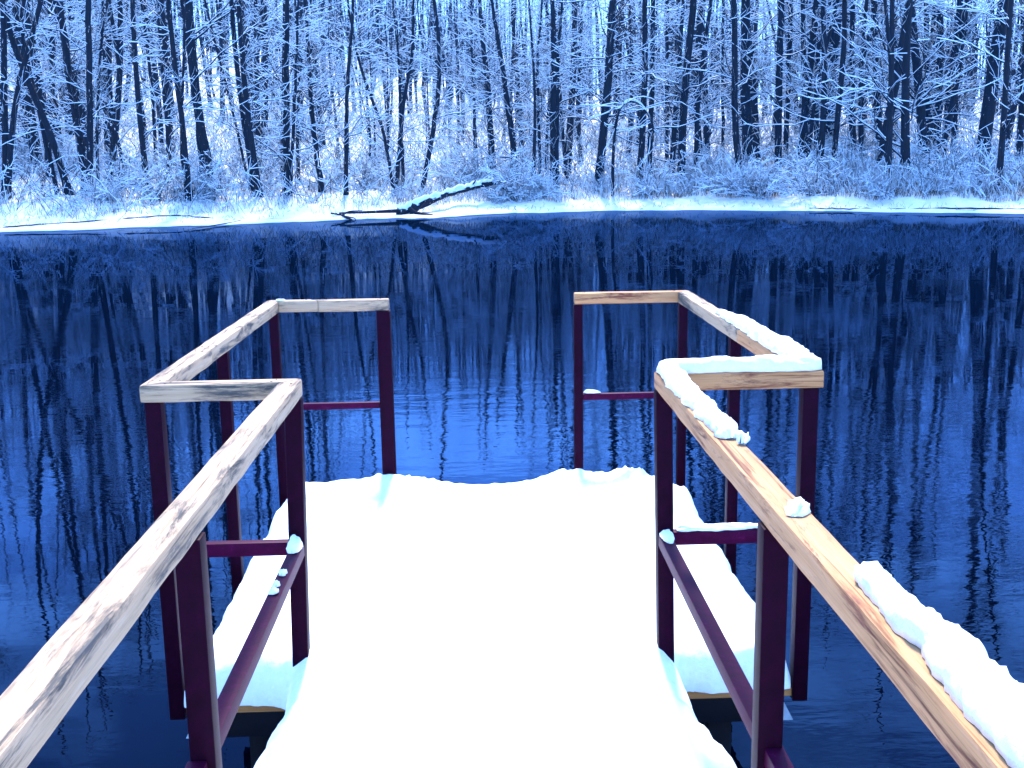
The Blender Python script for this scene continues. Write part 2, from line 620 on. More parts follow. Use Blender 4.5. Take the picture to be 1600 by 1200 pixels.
bm = bmesh.new()
bmesh.ops.create_cone(bm, cap_ends=True, segments=8, radius1=0.0042, radius2=0.0034, depth=0.0016)
SCREW = bpy.data.meshes.new('screw'); bm.to_mesh(SCREW); bm.free()
SCREW.materials.append(DARK_STEEL)


def rail_run(pts, cuts, mats, names_seed):
    """a run of square handrail beams, mitred at the corners; cuts: extra butt joints {segment: [t]}"""
    P = np.array(pts, float)
    dirs = norm(P[1:] - P[:-1])
    k = 0
    for i in range(len(P) - 1):
        d = dirs[i]
        nrm = np.array([-d[1], d[0]])
        ends = []
        for j, e in ((i, 0), (i + 1, 1)):
            o = i - 1 if e == 0 else i + 1
            if 0 <= o < len(dirs):
                d2 = dirs[o]
                b = norm(nrm + np.array([-d2[1], d2[0]]))
                off = b / max(1e-6, b @ nrm) * RW / 2
            else:
                off = nrm * RW / 2
            sh = d * (0.0006 if e == 0 else -0.0006)
            ends.append((P[j] + off + sh, P[j] - off + sh))
        ts_ = [0.0] + cuts.get(i, []) + [1.0]
        for a, b in zip(ts_[:-1], ts_[1:]):
            A = [ends[0][s] * (1 - a) + ends[1][s] * a for s in (0, 1)]
            B = [ends[0][s] * (1 - b) + ends[1][s] * b for s in (0, 1)]
            if a > 0: A = [q + d * 0.0012 for q in A]
            if b < 1: B = [q - d * 0.0012 for q in B]
            org = P[i] * (1 - a) + P[i + 1] * a

            def loc(q, z):
                r = q - org
                return (r @ d, r @ nrm, z)
            q0 = [loc(A[0], 0), loc(A[0], -RTH), loc(A[1], -RTH), loc(A[1], 0)]
            q1 = [loc(B[0], 0), loc(B[0], -RTH), loc(B[1], -RTH), loc(B[1], 0)]
            L = np.linalg.norm(P[i + 1] - P[i]) * (b - a)
            me_ = bar_mesh('handrail', q0, q1, max(2, int(L / 0.10)), 0.0008, names_seed + k, 0.0075)
            beam = piece('handrail', me_, (org[0], org[1], Z_RT + 0.0008 * (k % 3)), d, pier, mats[k])
            for sx in (0.055, L - 0.055):
                for sy in (-0.014, 0.016):
                    link('screw', SCREW, beam, (sx + sy * 0.4, sy, 0.0006))
            k += 1


LX, RX = -0.655, 0.655
rail_run([(LX, -2.6), (LX, 3.838), (-1.130, 3.838), (-1.130, 6.205), (-0.490, 6.205)], {0: [0.38], 2: [0.31], 3: [0.36]},
         [WOOD_L] * 7, 10)
rail_run([(RX, -2.6), (RX, 3.838), (1.170, 3.838), (1.170, 6.300), (0.548, 6.300)], {0: [0.36], 2: [0.40]},
         [WOOD_R, WOOD_R, WOOD_R, WOOD_R, WOOD_L, WOOD_R], 40)


def box_mesh(name, x0, x1, y0, y1, z0, z1, bev=0.004, n=1):
    return bar_mesh(name, [(x0, y0, z0), (x0, y1, z0), (x0, y1, z1), (x0, y0, z1)], [(x1, y0, z0), (x1, y1, z0), (x1, y1, z1), (x1, y0, z1)], n, 0, 1, bev)


PW = 0.056


def post(x, y, z0, z1, w=PW, flange=False, lean=0.0):
    h = w / 2
    q0 = [(-h + lean, -h, z0), (h + lean, -h, z0), (h + lean, h, z0), (-h + lean, h, z0)]
    q1 = [(-h, -h, z1), (h, -h, z1), (h, h, z1), (-h, h, z1)]
    o = piece('post', bar_mesh('post', q0, q1, 1, 0, 1, 0.004), (x, y, 0), (1, 0), pier, PAINT)
    return o


ZP = Z_RT - RTH - 0.0015
for x, y, z0, w, lean in [
        (LX + 0.008, 3.846, Z_DECK - 0.02, 0.058, -0.028), (RX - 0.008, 3.846, Z_DECK - 0.02, 0.058, 0.022),
        (LX + 0.012, 2.372, Z_DECK - 0.65, 0.058, 0), (RX - 0.012, 2.345, Z_DECK - 0.65, 0.058, 0),
        (LX + 0.012, 0.95, Z_DECK - 0.65, 0.058, 0), (RX - 0.012, 0.93, Z_DECK - 0.65, 0.058, 0),
        (LX + 0.012, -0.6, Z_DECK - 0.65, 0.058, 0), (RX - 0.012, -0.6, Z_DECK - 0.65, 0.058, 0),
        (-1.128, 3.846, Z_DECK - 0.045, PW, 0), (1.166, 3.846, Z_DECK - 0.045, PW, 0),
        (-1.130, 4.93, Z_DECK - 0.045, 0.05, 0), (1.172, 5.02, Z_DECK - 0.045, 0.05, 0),
        (-1.128, 6.203, Z_DECK - 0.045, 0.05, 0), (1.168, 6.300, Z_DECK - 0.045, 0.05, 0),
        (-0.522, 6.203, Z_DECK - 0.045, 0.075, 0), (0.570, 6.300, Z_DECK - 0.045, 0.05, 0)]:
    post(x, y, z0, ZP, w, lean=lean)


def mid_rail(p0, p1, z, w=0.045, t=0.045):
    p0, p1 = np.array(p0), np.array(p1)
    L = np.linalg.norm(p1 - p0)
    d = (p1 - p0) / L
    m_ = bar_mesh('mid_rail', [(0, -w / 2, -t), (0, w / 2, -t), (0, w / 2, 0), (0, -w / 2, 0)], [(L, -w / 2, -t), (L, w / 2, -t), (L, w / 2, 0), (L, -w / 2, 0)], 1, 0, 1, 0.004)
    return piece('mid_rail', m_, (p0[0], p0[1], z), d, pier, PAINT_BRIGHT)


ZM = EYE - 1.315
for s, far, fx in ((-1, 6.203, 0.522), (1, 6.300, 0.570)):
    ox = -1.128 if s < 0 else 1.166
    ix = (LX + 0.008 - 0.012) if s < 0 else (RX - 0.008 + 0.010)
    # along the gangway, in lengths between the posts
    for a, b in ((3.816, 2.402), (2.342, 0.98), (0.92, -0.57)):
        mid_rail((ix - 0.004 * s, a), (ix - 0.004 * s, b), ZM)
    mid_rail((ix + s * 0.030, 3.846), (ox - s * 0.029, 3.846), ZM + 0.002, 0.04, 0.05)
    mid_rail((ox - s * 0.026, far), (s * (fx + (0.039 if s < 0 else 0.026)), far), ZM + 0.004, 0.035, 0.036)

# deck: planks across, side fascias, steel frame, brackets, piles
PX0, PX1 = -1.098, 1.138
y = 3.83
i = 0
while y < 6.22:
    wv = 0.118
    m_ = box_mesh('deck_plank', PX0 - 0.004 * (i % 2), PX1 + 0.003 * (i % 3), 0, wv, -0.030, 0, 0.004, 3)
    piece('deck_plank', m_, (0, y, Z_DECK + 0.001 * (i % 2)), (1, 0), pier, PLANK)
    y += wv + 0.006
    i += 1
y = 3.69
i = 0
gang = None
while y > -2.6:
    if gang is None:
        gang = box_mesh('deck_plank', -0.60, 0.60, 0, 0.12, -0.030, 0, 0.004, 3)
        gang.materials.append(PLANK)
    piece('deck_plank', gang, (0.004 * (i % 3), y, Z_DECK + 0.003 + 0.001 * (i % 2)), (1, 0), pier)
    y -= 0.127
    i += 1
for yy, x0, x1 in ((3.872, -1.06, 1.10), (5.05, -1.06, 1.10), (6.12, -1.06, 1.10)):
    piece('frame_beam', box_mesh('frame_beam', x0, x1, 0, 0.06, -0.15, -0.034), (0, yy, Z_DECK), (1, 0), pier, DARK_STEEL)
for xx in (-1.05, 1.09):
    piece('frame_beam', box_mesh('frame_beam', 0, 2.12, -0.025, 0.025, -0.149, -0.035), (xx, 3.935, Z_DECK), (0, 1), pier, DARK_STEEL)
for xx in (-0.54, 0.54):
    piece('stringer', box_mesh('stringer', 0, 6.3, -0.03, 0.03, -0.16, -0.033), (xx, -2.55, Z_DECK), (0, 1), pier, DARK_STEEL)
for xx in (-0.54, 0.54):
    for yy in (2.9, 0.4):
        piece('pile', tube_me if False else box_mesh('pile', -0.04, 0.04, -0.04, 0.04, -1.4, -0.162), (xx, yy, Z_DECK), (1, 0), pier, DARK_STEEL)
for xx in (-0.86, 0.90):
    for yy in (4.0, 6.0):
        piece('pile', box_mesh('pile', -0.045, 0.045, -0.045, 0.045, -1.4, -0.152), (xx, yy, Z_DECK), (1, 0), pier, DARK_STEEL)
for s, xx in ((-1, -1.062), (1, 1.102)):
    b = bmesh.new()
    pts = [(0, 0), (0, -0.115), (s * 0.058, -0.115)]
    vs = [[b.verts.new((px, q, pz)) for px, pz in pts] for q in (0.0, 0.045)]
    b.faces.new(vs[0]); b.faces.new(vs[1][::-1])
    for k in range(3): b.faces.new((vs[0][k], vs[0][(k + 1) % 3], vs[1][(k + 1) % 3], vs[1][k]))
    bmesh.ops.recalc_face_normals(b, faces=b.faces)
    m_ = bpy.data.meshes.new('corner_bracket'); b.to_mesh(m_); b.free()
    piece('corner_bracket', m_, (xx, 3.875, Z_DECK - 0.035), (1, 0), pier, ZINC)


# ------------------------------------------------------------------ snow on the pier
def sd_box(x, y, x0, x1, y0, y1):
    dx = abs(x - (x0 + x1) / 2) - (x1 - x0) / 2
    dy = abs(y - (y0 + y1) / 2) - (y1 - y0) / 2
    return math.hypot(max(dx, 0), max(dy, 0)) + min(max(dx, dy), 0)


def deck_sdf(x, y):
    """outline of the deck snow: the platform and the gangway in front of it"""
    ch = 0.0
    a = sd_box(x, y, -1.098, 1.142, 3.815, 6.19)
    # bitten corner at the far right, rounded far left corner
    a = max(a, (x - 1.13) * 0.80 + (y - 5.78) * 0.55)
    a = max(a, (-x - 1.09) * 0.8 + (y - 6.10) * 0.6)
    g = sd_box(x, y, -0.705 - 0.03 * math.exp(-((y - 3.2) / 0.3) ** 2), 0.72 + 0.07 * math.exp(-((y - 3.1) / 0.28) ** 2), -2.4, 4.2)
    k = 0.05
    h = max(k - abs(a - g), 0) / k
    s = min(a, g) - h * h * k * 0.25
    s += 0.030 * fbm(x * 2.6, y * 2.6, 0, 2) + 0.010 * fbm(x * 14, y * 14, 2, 2)
    return s


def deck_h(x, y, e):
    """snow depth at a point that lies e inside the outline"""
    base = 0.165 + 0.018 * fbm(x * 1.6, y * 1.6, 5, 3) + 0.004 * fbm(x * 12, y * 12, 9, 2)
    for cx, cy, a, r in ((-0.50, 6.10, 0.062, 0.17), (-0.25, 6.12, 0.035, 0.15), (0.50, 6.10, 0.066, 0.19), (0.96, 6.02, 0.070, 0.19), (0.82, 6.08, 0.03, 0.14), (-0.80, 6.1, 0.02, 0.15), (1.06, 5.7, 0.04, 0.14)):
        base += a * math.exp(-(((x - cx) / r) ** 2 + ((y - cy) / (r * 1.1)) ** 2)) * (1 + 0.32 * fbm(x * 24, y * 24, 4, 3))
    # a shallow worn track along the middle
    base -= 0.035 * math.exp(-((x - 0.03) / 0.38) ** 4)
    for cx, cy in ((LX, 3.846), (RX, 3.846)):
        base += 0.03 * math.exp(-(((x - cx) / 0.07) ** 2 + ((y - cy) / 0.07) ** 2))
    rr = 0.13 if y < 4.6 else 0.09
    q = min(max(e / rr, 0), 1)
    return 0.012 + (base - 0.012) * math.sqrt(max(0, 1 - (1 - q) ** 2.2))


h = 0.0165
gx = np.arange(-1.26, 1.32, h)
gy = np.concatenate([np.arange(-2.5, 2.3, 0.06), np.arange(2.3, 6.3, h)])
sd = np.array([[deck_sdf(x, y) for y in gy] for x in gx])
Pxy = np.stack(np.meshgrid(gx, gy, indexing='ij'), -1)
gradx, grady = np.gradient(sd, gx, gy)
gl = np.maximum(np.hypot(gradx, grady), 0.3)
inside = sd < 0
cell = inside[:-1, :-1] | inside[1:, :-1] | inside[1:, 1:] | inside[:-1, 1:]
used = np.zeros_like(inside)
for a in (0, 1):
    for b in (0, 1):
        used[a:a + cell.shape[0], b:b + cell.shape[1]] |= cell
XY = Pxy.copy()
out = used & ~inside
XY[..., 0][out] -= (sd * gradx / gl ** 2)[out]
XY[..., 1][out] -= (sd * grady / gl ** 2)[out]
vid = -np.ones(sd.shape, int)
ii = np.argwhere(used)
vid[used] = np.arange(len(ii))
V = np.zeros((len(ii), 3))
for n_, (a, b) in enumerate(ii):
    x, y = XY[a, b]
    e = 0.0 if out[a, b] else -sd[a, b] / gl[a, b]
    V[n_] = (x, y, Z_DECK + 0.006 + deck_h(x, y, e))
quads = []
for a, b in np.argwhere(cell):
    quads.append((vid[a, b], vid[a + 1, b], vid[a + 1, b + 1], vid[a, b + 1]))
quads = np.array(quads)
# skirt down to just over the boards
from collections import Counter
ec = Counter()
for q in quads:
    for k in range(4):
        ec[frozenset((q[k], q[(k + 1) % 4]))] += 1
sk = {}
VV = list(V)
extra = []
for q in quads:
    for k in range(4):
        a, b = q[k], q[(k + 1) % 4]
        if a != b and ec[frozenset((a, b))] == 1:
            for w_ in (a, b):
                if w_ not in sk:
                    p = V[w_].copy(); p[2] = Z_DECK + 0.0045
                    sk[w_] = len(VV); VV.append(p)
            extra.append((b, a, sk[a], sk[b]))
me = raw_mesh('deck_snow', np.array(VV), np.concatenate([quads, np.array(extra)]), mats=[SNOW], smooth=True)
tag(link('deck_snow', me), 'thick white snow covering the pier platform and gangway', 'snow', kind='stuff')


def snow_ridge(name, path, wid, hgt, label, seed, group=None, z0=None, off=0.0, tuft=0.0):
    """snow heaped along a path on a handrail; wid and hgt are lists of values along the path"""
    P = np.array(path, float)
    seg = np.linalg.norm(P[1:] - P[:-1], axis=1)
    cum = np.concatenate([[0], np.cumsum(seg)])
    n = max(10, int(cum[-1] / 0.012))
    t = np.linspace(0, cum[-1], n)
    c = np.stack([np.interp(t, cum, P[:, 0]), np.interp(t, cum, P[:, 1])], -1)
    # round the corners a little
    for _ in range(3):
        c[1:-1] = (c[:-2] + 2 * c[1:-1] + c[2:]) / 4
    d = np.gradient(c, axis=0)
    d = norm(d)
    nr = np.stack([-d[:, 1], d[:, 0]], -1)
    W = np.interp(t / cum[-1], np.linspace(0, 1, len(wid)), wid)
    H = np.interp(t / cum[-1], np.linspace(0, 1, len(hgt)), hgt)
    m = 15
    V, Q = [], []
    for i_ in range(n):
        endf = min(1.0, (min(i_, n - 1 - i_) / max(1, 3)))
        endf = math.sqrt(1 - (1 - endf) ** 2)
        for k in range(m):
            a = math.pi * k / (m - 1)
            ca, sa = math.cos(a), math.sin(a)
            ca = math.copysign(abs(ca) ** 0.7, ca)
            sa = abs(sa) ** 0.75
            x, y = c[i_] + nr[i_] * (off + ca * W[i_] / 2 * (0.3 + 0.7 * endf))
            nz = fbm(x * 10 + seed, y * 10, a * 0.8, 4)
            nf = fbm(x * 55 + seed, y * 55, a * 3, 2)
            x += nr[i_][0] * ca * (0.014 * nz + 0.005 * nf)
            y += nr[i_][1] * ca * (0.014 * nz + 0.005 * nf)
            z = sa * H[i_] * (0.12 + 0.88 * endf) * (1 + 0.22 * nz + tuft * 0.4 * nf) + (0.0025 * nf if 0 < k < m - 1 else 0)
            V.append((x, y, (Z_RT if z0 is None else z0) + 0.003 + max(0, z)))
    for i_ in range(n - 1):
        for k in range(m - 1):
            a = i_ * m + k
            Q.append((a, a + 1, a + m + 1, a + m))
        Q.append((i_ * m, i_ * m + m, i_ * m + 2 * m - 1, i_ * m + m - 1))
    T = []
    for base in (0, (n - 1) * m):
        for k in range(1, m - 1):
            T.append((base, base + k, base + k + 1))
    me = raw_mesh(name, V, Q, T, mats=[SNOW], smooth=True)
    return tag(link(name, me), label, 'snow', group)


snow_ridge('snow_ridge', [(RX + 0.01, 2.86), (RX, 3.838), (1.170, 3.838), (1.170, 5.35)], [0.055, 0.075, 0.078, 0.08, 0.082, 0.08, 0.075, 0.06],
           [0.032, 0.032, 0.038, 0.046, 0.050, 0.046, 0.040, 0.018], 'long snow ridge on the zigzag of the right handrail', 3)
snow_ridge('snow_ridge', [(RX + 0.035, 0.3), (RX + 0.022, 1.30), (RX + 0.016, 1.87)], [0.04, 0.065, 0.085, 0.07, 0.03], [0.02, 0.036, 0.044, 0.048, 0.030],
           'large snow slab on the nearest length of the right handrail', 11, tuft=0.35)
snow_ridge('snow_clump', [(RX - 0.018, 2.20), (RX + 0.034, 2.275)], [0.035, 0.05, 0.035], [0.012, 0.024, 0.020], 'small snow clump halfway along the right gangway handrail', 23, tuft=0.9)
snow_ridge('snow_clump', [(RX + 0.022, 2.80), (RX + 0.042, 2.845)], [0.03, 0.026], [0.03, 0.022], 'ragged snow tuft where the right handrail ridge breaks off', 27, tuft=1.0)
ZB = ZM + 0.001
snow_ridge('snow_clump', [(LX + 0.0, 3.79), (LX - 0.004, 3.70)], [0.036, 0.03], [0.05, 0.03], 'snow lump where the lower rails meet the left inner post', 31, z0=ZB)
for k, (yy, ww) in enumerate(((3.52, 0.022), (3.42, 0.026), (3.36, 0.02))):
    snow_ridge('snow_crumb', [(LX - 0.003, yy), (LX - 0.005, yy - 0.035)], [ww, ww], [0.016, 0.012], 'crumb of snow on the left lower gangway rail', 41 + k, group='snow crumbs on the left lower rail', z0=ZB, tuft=0.6)
snow_ridge('snow_strip', [(RX + 0.045, 3.846), (1.12, 3.846)], [0.042, 0.036, 0.04], [0.022, 0.012, 0.014], 'thin snow strip on the right front lower rail', 51, z0=ZB + 0.002)
snow_ridge('snow_clump', [(RX + 0.0, 3.80), (RX + 0.004, 3.70)], [0.04, 0.03], [0.035, 0.02], 'snow lump at the foot of the right inner post rail joint', 57, z0=ZB)
snow_ridge('snow_clump', [(0.60, 6.30), (0.70, 6.30)], [0.034, 0.02], [0.024, 0.01], 'snow lump on the far right lower rail', 61, z0=ZM + 0.005)
snow_ridge('snow_clump', [(-1.11, 6.19), (-1.06, 6.205)], [0.05, 0.03], [0.012, 0.006], 'small snow dab on the far left handrail corner', 67)

# ------------------------------------------------------------------ trees
def grow(start, dirs, length, r0, k, rng, lift=0.08, wob=0.22, tip=0.25):
    """N polylines of k points from N starts"""
    N = len(start)
    P = np.empty((N, k, 3)); P[:, 0] = start
    d = norm(dirs)
    step = (length / (k - 1))[:, None]
    for i_ in range(1, k):
        d = norm(d + rng.normal(0, wob, (N, 3)) + np.array([0, 0, lift]))
        P[:, i_] = P[:, i_ - 1] + d * step
    Rd = r0[:, None] * np.linspace(1, tip, k)[None, :]
    return P, Rd


def pick(P, Rd, n, rng, lo=0.25, hi=0.95):
    """n points spread over given polylines, with the local direction and radius"""
    N, k, _ = P.shape
    j = rng.integers(0, N, n)
    t = rng.uniform(lo, hi, n) * (k - 1)
    i_ = np.clip(t.astype(int), 0, k - 2)
    fr = (t - i_)[:, None]
    p = P[j, i_] * (1 - fr) + P[j, i_ + 1] * fr
    d = norm(P[j, i_ + 1] - P[j, i_])
    r = Rd[j, i_]
    return p, d, r, j


def crown_meshes(stems, n1, rng, low=0.12, l1=(1.2, 4.0), dens=1.0, droop=0.0, rich=1.0, high=1.0):
    """branches and the snow lying on them, grown from the stems [(path (k,3), radii (k,))]"""
    P1, R1 = [], []
    tot = sum(np.linalg.norm(p[-1] - p[0]) for p, r in stems)
    for p, r in stems:
        L = np.linalg.norm(p[-1] - p[0])
        n = max(4, int(n1 * L / tot))
        k = len(p)
        t = (low + (0.985 - low) * rng.uniform(0, 1, n) ** 1.25) * (k - 1)
        i_ = np.clip(t.astype(int), 0, k - 2)
        fr = (t - i_)
        st = p[i_] * (1 - fr)[:, None] + p[i_ + 1] * fr[:, None]
        rad = r[i_] * (1 - fr) + r[i_ + 1] * fr
        az = rng.uniform(0, 2 * math.pi, n)
        el = rng.uniform(0.05, 0.95, n) - droop
        dr = np.stack([np.cos(az) * np.cos(el), np.sin(az) * np.cos(el), np.sin(el)], -1)
        ln_ = rng.uniform(l1[0], l1[1], n) * (1.1 - 0.5 * t / (k - 1)) * np.clip(rad / 0.12, 0.55, 1.25)
        rr = np.clip(rad * rng.uniform(0.12, 0.30, n), 0.010, 0.05)
        a, b = grow(st, dr, ln_, rr, 7, rng, lift=0.05 - droop * 0.08, wob=0.20, tip=0.3)
        P1.append(a); R1.append(b)
    P1 = np.concatenate(P1); R1 = np.concatenate(R1)

    def side(p, d, n, spread):
        v = rng.normal(0, 1, (n, 3))
        v -= d * (v * d).sum(-1, keepdims=True)
        return norm(d * 0.75 + norm(v) * spread + np.array([0, 0, 0.12]))
    n2 = int(len(P1) * 6.0 * dens)
    p, d, r, j = pick(P1, R1, n2, rng, 0.2, 0.98)
    P2, R2 = grow(p, side(p, d, n2, 0.8), rng.uniform(0.45, 1.7, n2), np.clip(r * 0.55, 0.007, 0.02), 5, rng, 0.05, 0.2, 0.45)
    hk = (P2[:, 0, 2] < 9.0) | (rng.uniform(0, 1, n2) < high)
    P2, R2 = P2[hk], R2[hk]
    n3 = int(len(P2) * 2.0)
    p, d, r, j = pick(P2, R2, n3, rng, 0.2, 0.98)
    P3, R3 = grow(p, side(p, d, n3, 0.75), rng.uniform(0.25, 0.8, n3), np.clip(r * 0.6, 0.005, 0.009), 3, rng, 0.03, 0.2, 0.6)
    wood = join([tubes(P1, R1, 3), tubes(P2, R2, 3), tubes(P3, R3, 3)])
    keep = rng.uniform(0, 1, len(P3)) < 0.55
    keep &= P3[:, 0, 2] < 11
    k2 = (rng.uniform(0, 1, len(P2)) < 0.7) & ((P2[:, 0, 2] < 11) | (rng.uniform(0, 1, len(P2)) < 0.4))
    snow = join([snow_caps(P1, R1, 0.005, 0.026 * rich), snow_caps(P2[k2], R2[k2], 0.005, 0.027 * rich), snow_caps(P3[keep], R3[keep], 0.005, 0.026 * rich)])
    return wood, snow


def smooth_path(pts, n):
    """a polyline resampled to n points and softened"""
    P = np.array(pts, float)
    seg = np.linalg.norm(P[1:] - P[:-1], axis=1)
    cum = np.concatenate([[0], np.cumsum(seg)])
    t = np.linspace(0, cum[-1], n)
    Q_ = np.stack([np.interp(t, cum, P[:, i_]) for i_ in range(3)], -1)
    for _ in range(3):
        Q_[1:-1] = (Q_[:-2] + 2 * Q_[1:-1] + Q_[2:]) / 4
    return Q_


def stem_path(pix, ybase, top_h, rng, w_px, depth_lean):
    """trunk course from picture points at the trunk's own distance, carried on upward past the frame"""
    pts = [at_y(u, v, ybase) for u, v in pix]
    g = float(height(pts[0][0], ybase))
    pts[0][2] = min(pts[0][2], g) - 0.15
    d = norm(pts[-1] - pts[max(0, len(pts) - 3)])
    d[0] *= 0.8
    while pts[-1][2] < top_h:
        d = norm(d + np.array([rng.normal(0, 0.05), 0, 0.12]))
        pts.append(pts[-1] + d * 1.8)
    P = smooth_path(pts, 26)
    z = P[:, 2] - P[0, 2]
    P[:, 1] += depth_lean * z + 0.10 * np.sin(z * 0.5 + rng.uniform(0, 6))
    P[1:-1, :2] += rng.normal(0, 0.015, (24, 2))
    r = w_px * ybase / FPX / 2
    zz = np.clip(z / max(1, z[-1]), 0, 1)
    rad = r * (1.12 - 0.80 * zz ** 1.5) + r * 0.55 * np.exp(-z / 0.35)
    return P, np.maximum(rad, 0.012)


def tree(label, seed, ybase, stems, top=18.0, n1=38, low=0.12, group=None, cat='tree', name='tree', rich=1.0, dens=1.0, l1=(1.2, 4.0), high=1.0):
    rng = np.random.default_rng(seed)
    g = stems[0][1][0]
    ps = []
    for w_px, pix in stems:
        ps.append(stem_path(pix, ybase, top * rng.uniform(0.92, 1.08), rng, w_px, rng.normal(0, 0.015)))
    base = ps[0][0][0].copy()
    base[2] = float(height(base[0], base[1]))
    root = empty(name, base)
    tag(root, label, cat, group)
    ps = [(p - base, r) for p, r in ps]
    V, Q_ = join([tubes(p[None], r[None], 9) for p, r in ps])
    link('trunk', raw_mesh('trunk', V, Q_, mats=[BARK], smooth=True), root)
    wood, snow = crown_meshes(ps, n1, rng, low, l1=l1, rich=rich, dens=dens, high=high)
    link('crown', raw_mesh('crown', *wood, mats=[TWIG]), root)
    link('branch_snow', raw_mesh('branch_snow', *snow, mats=[SNOW_TWIG_SKYLIT]), root)
    return root


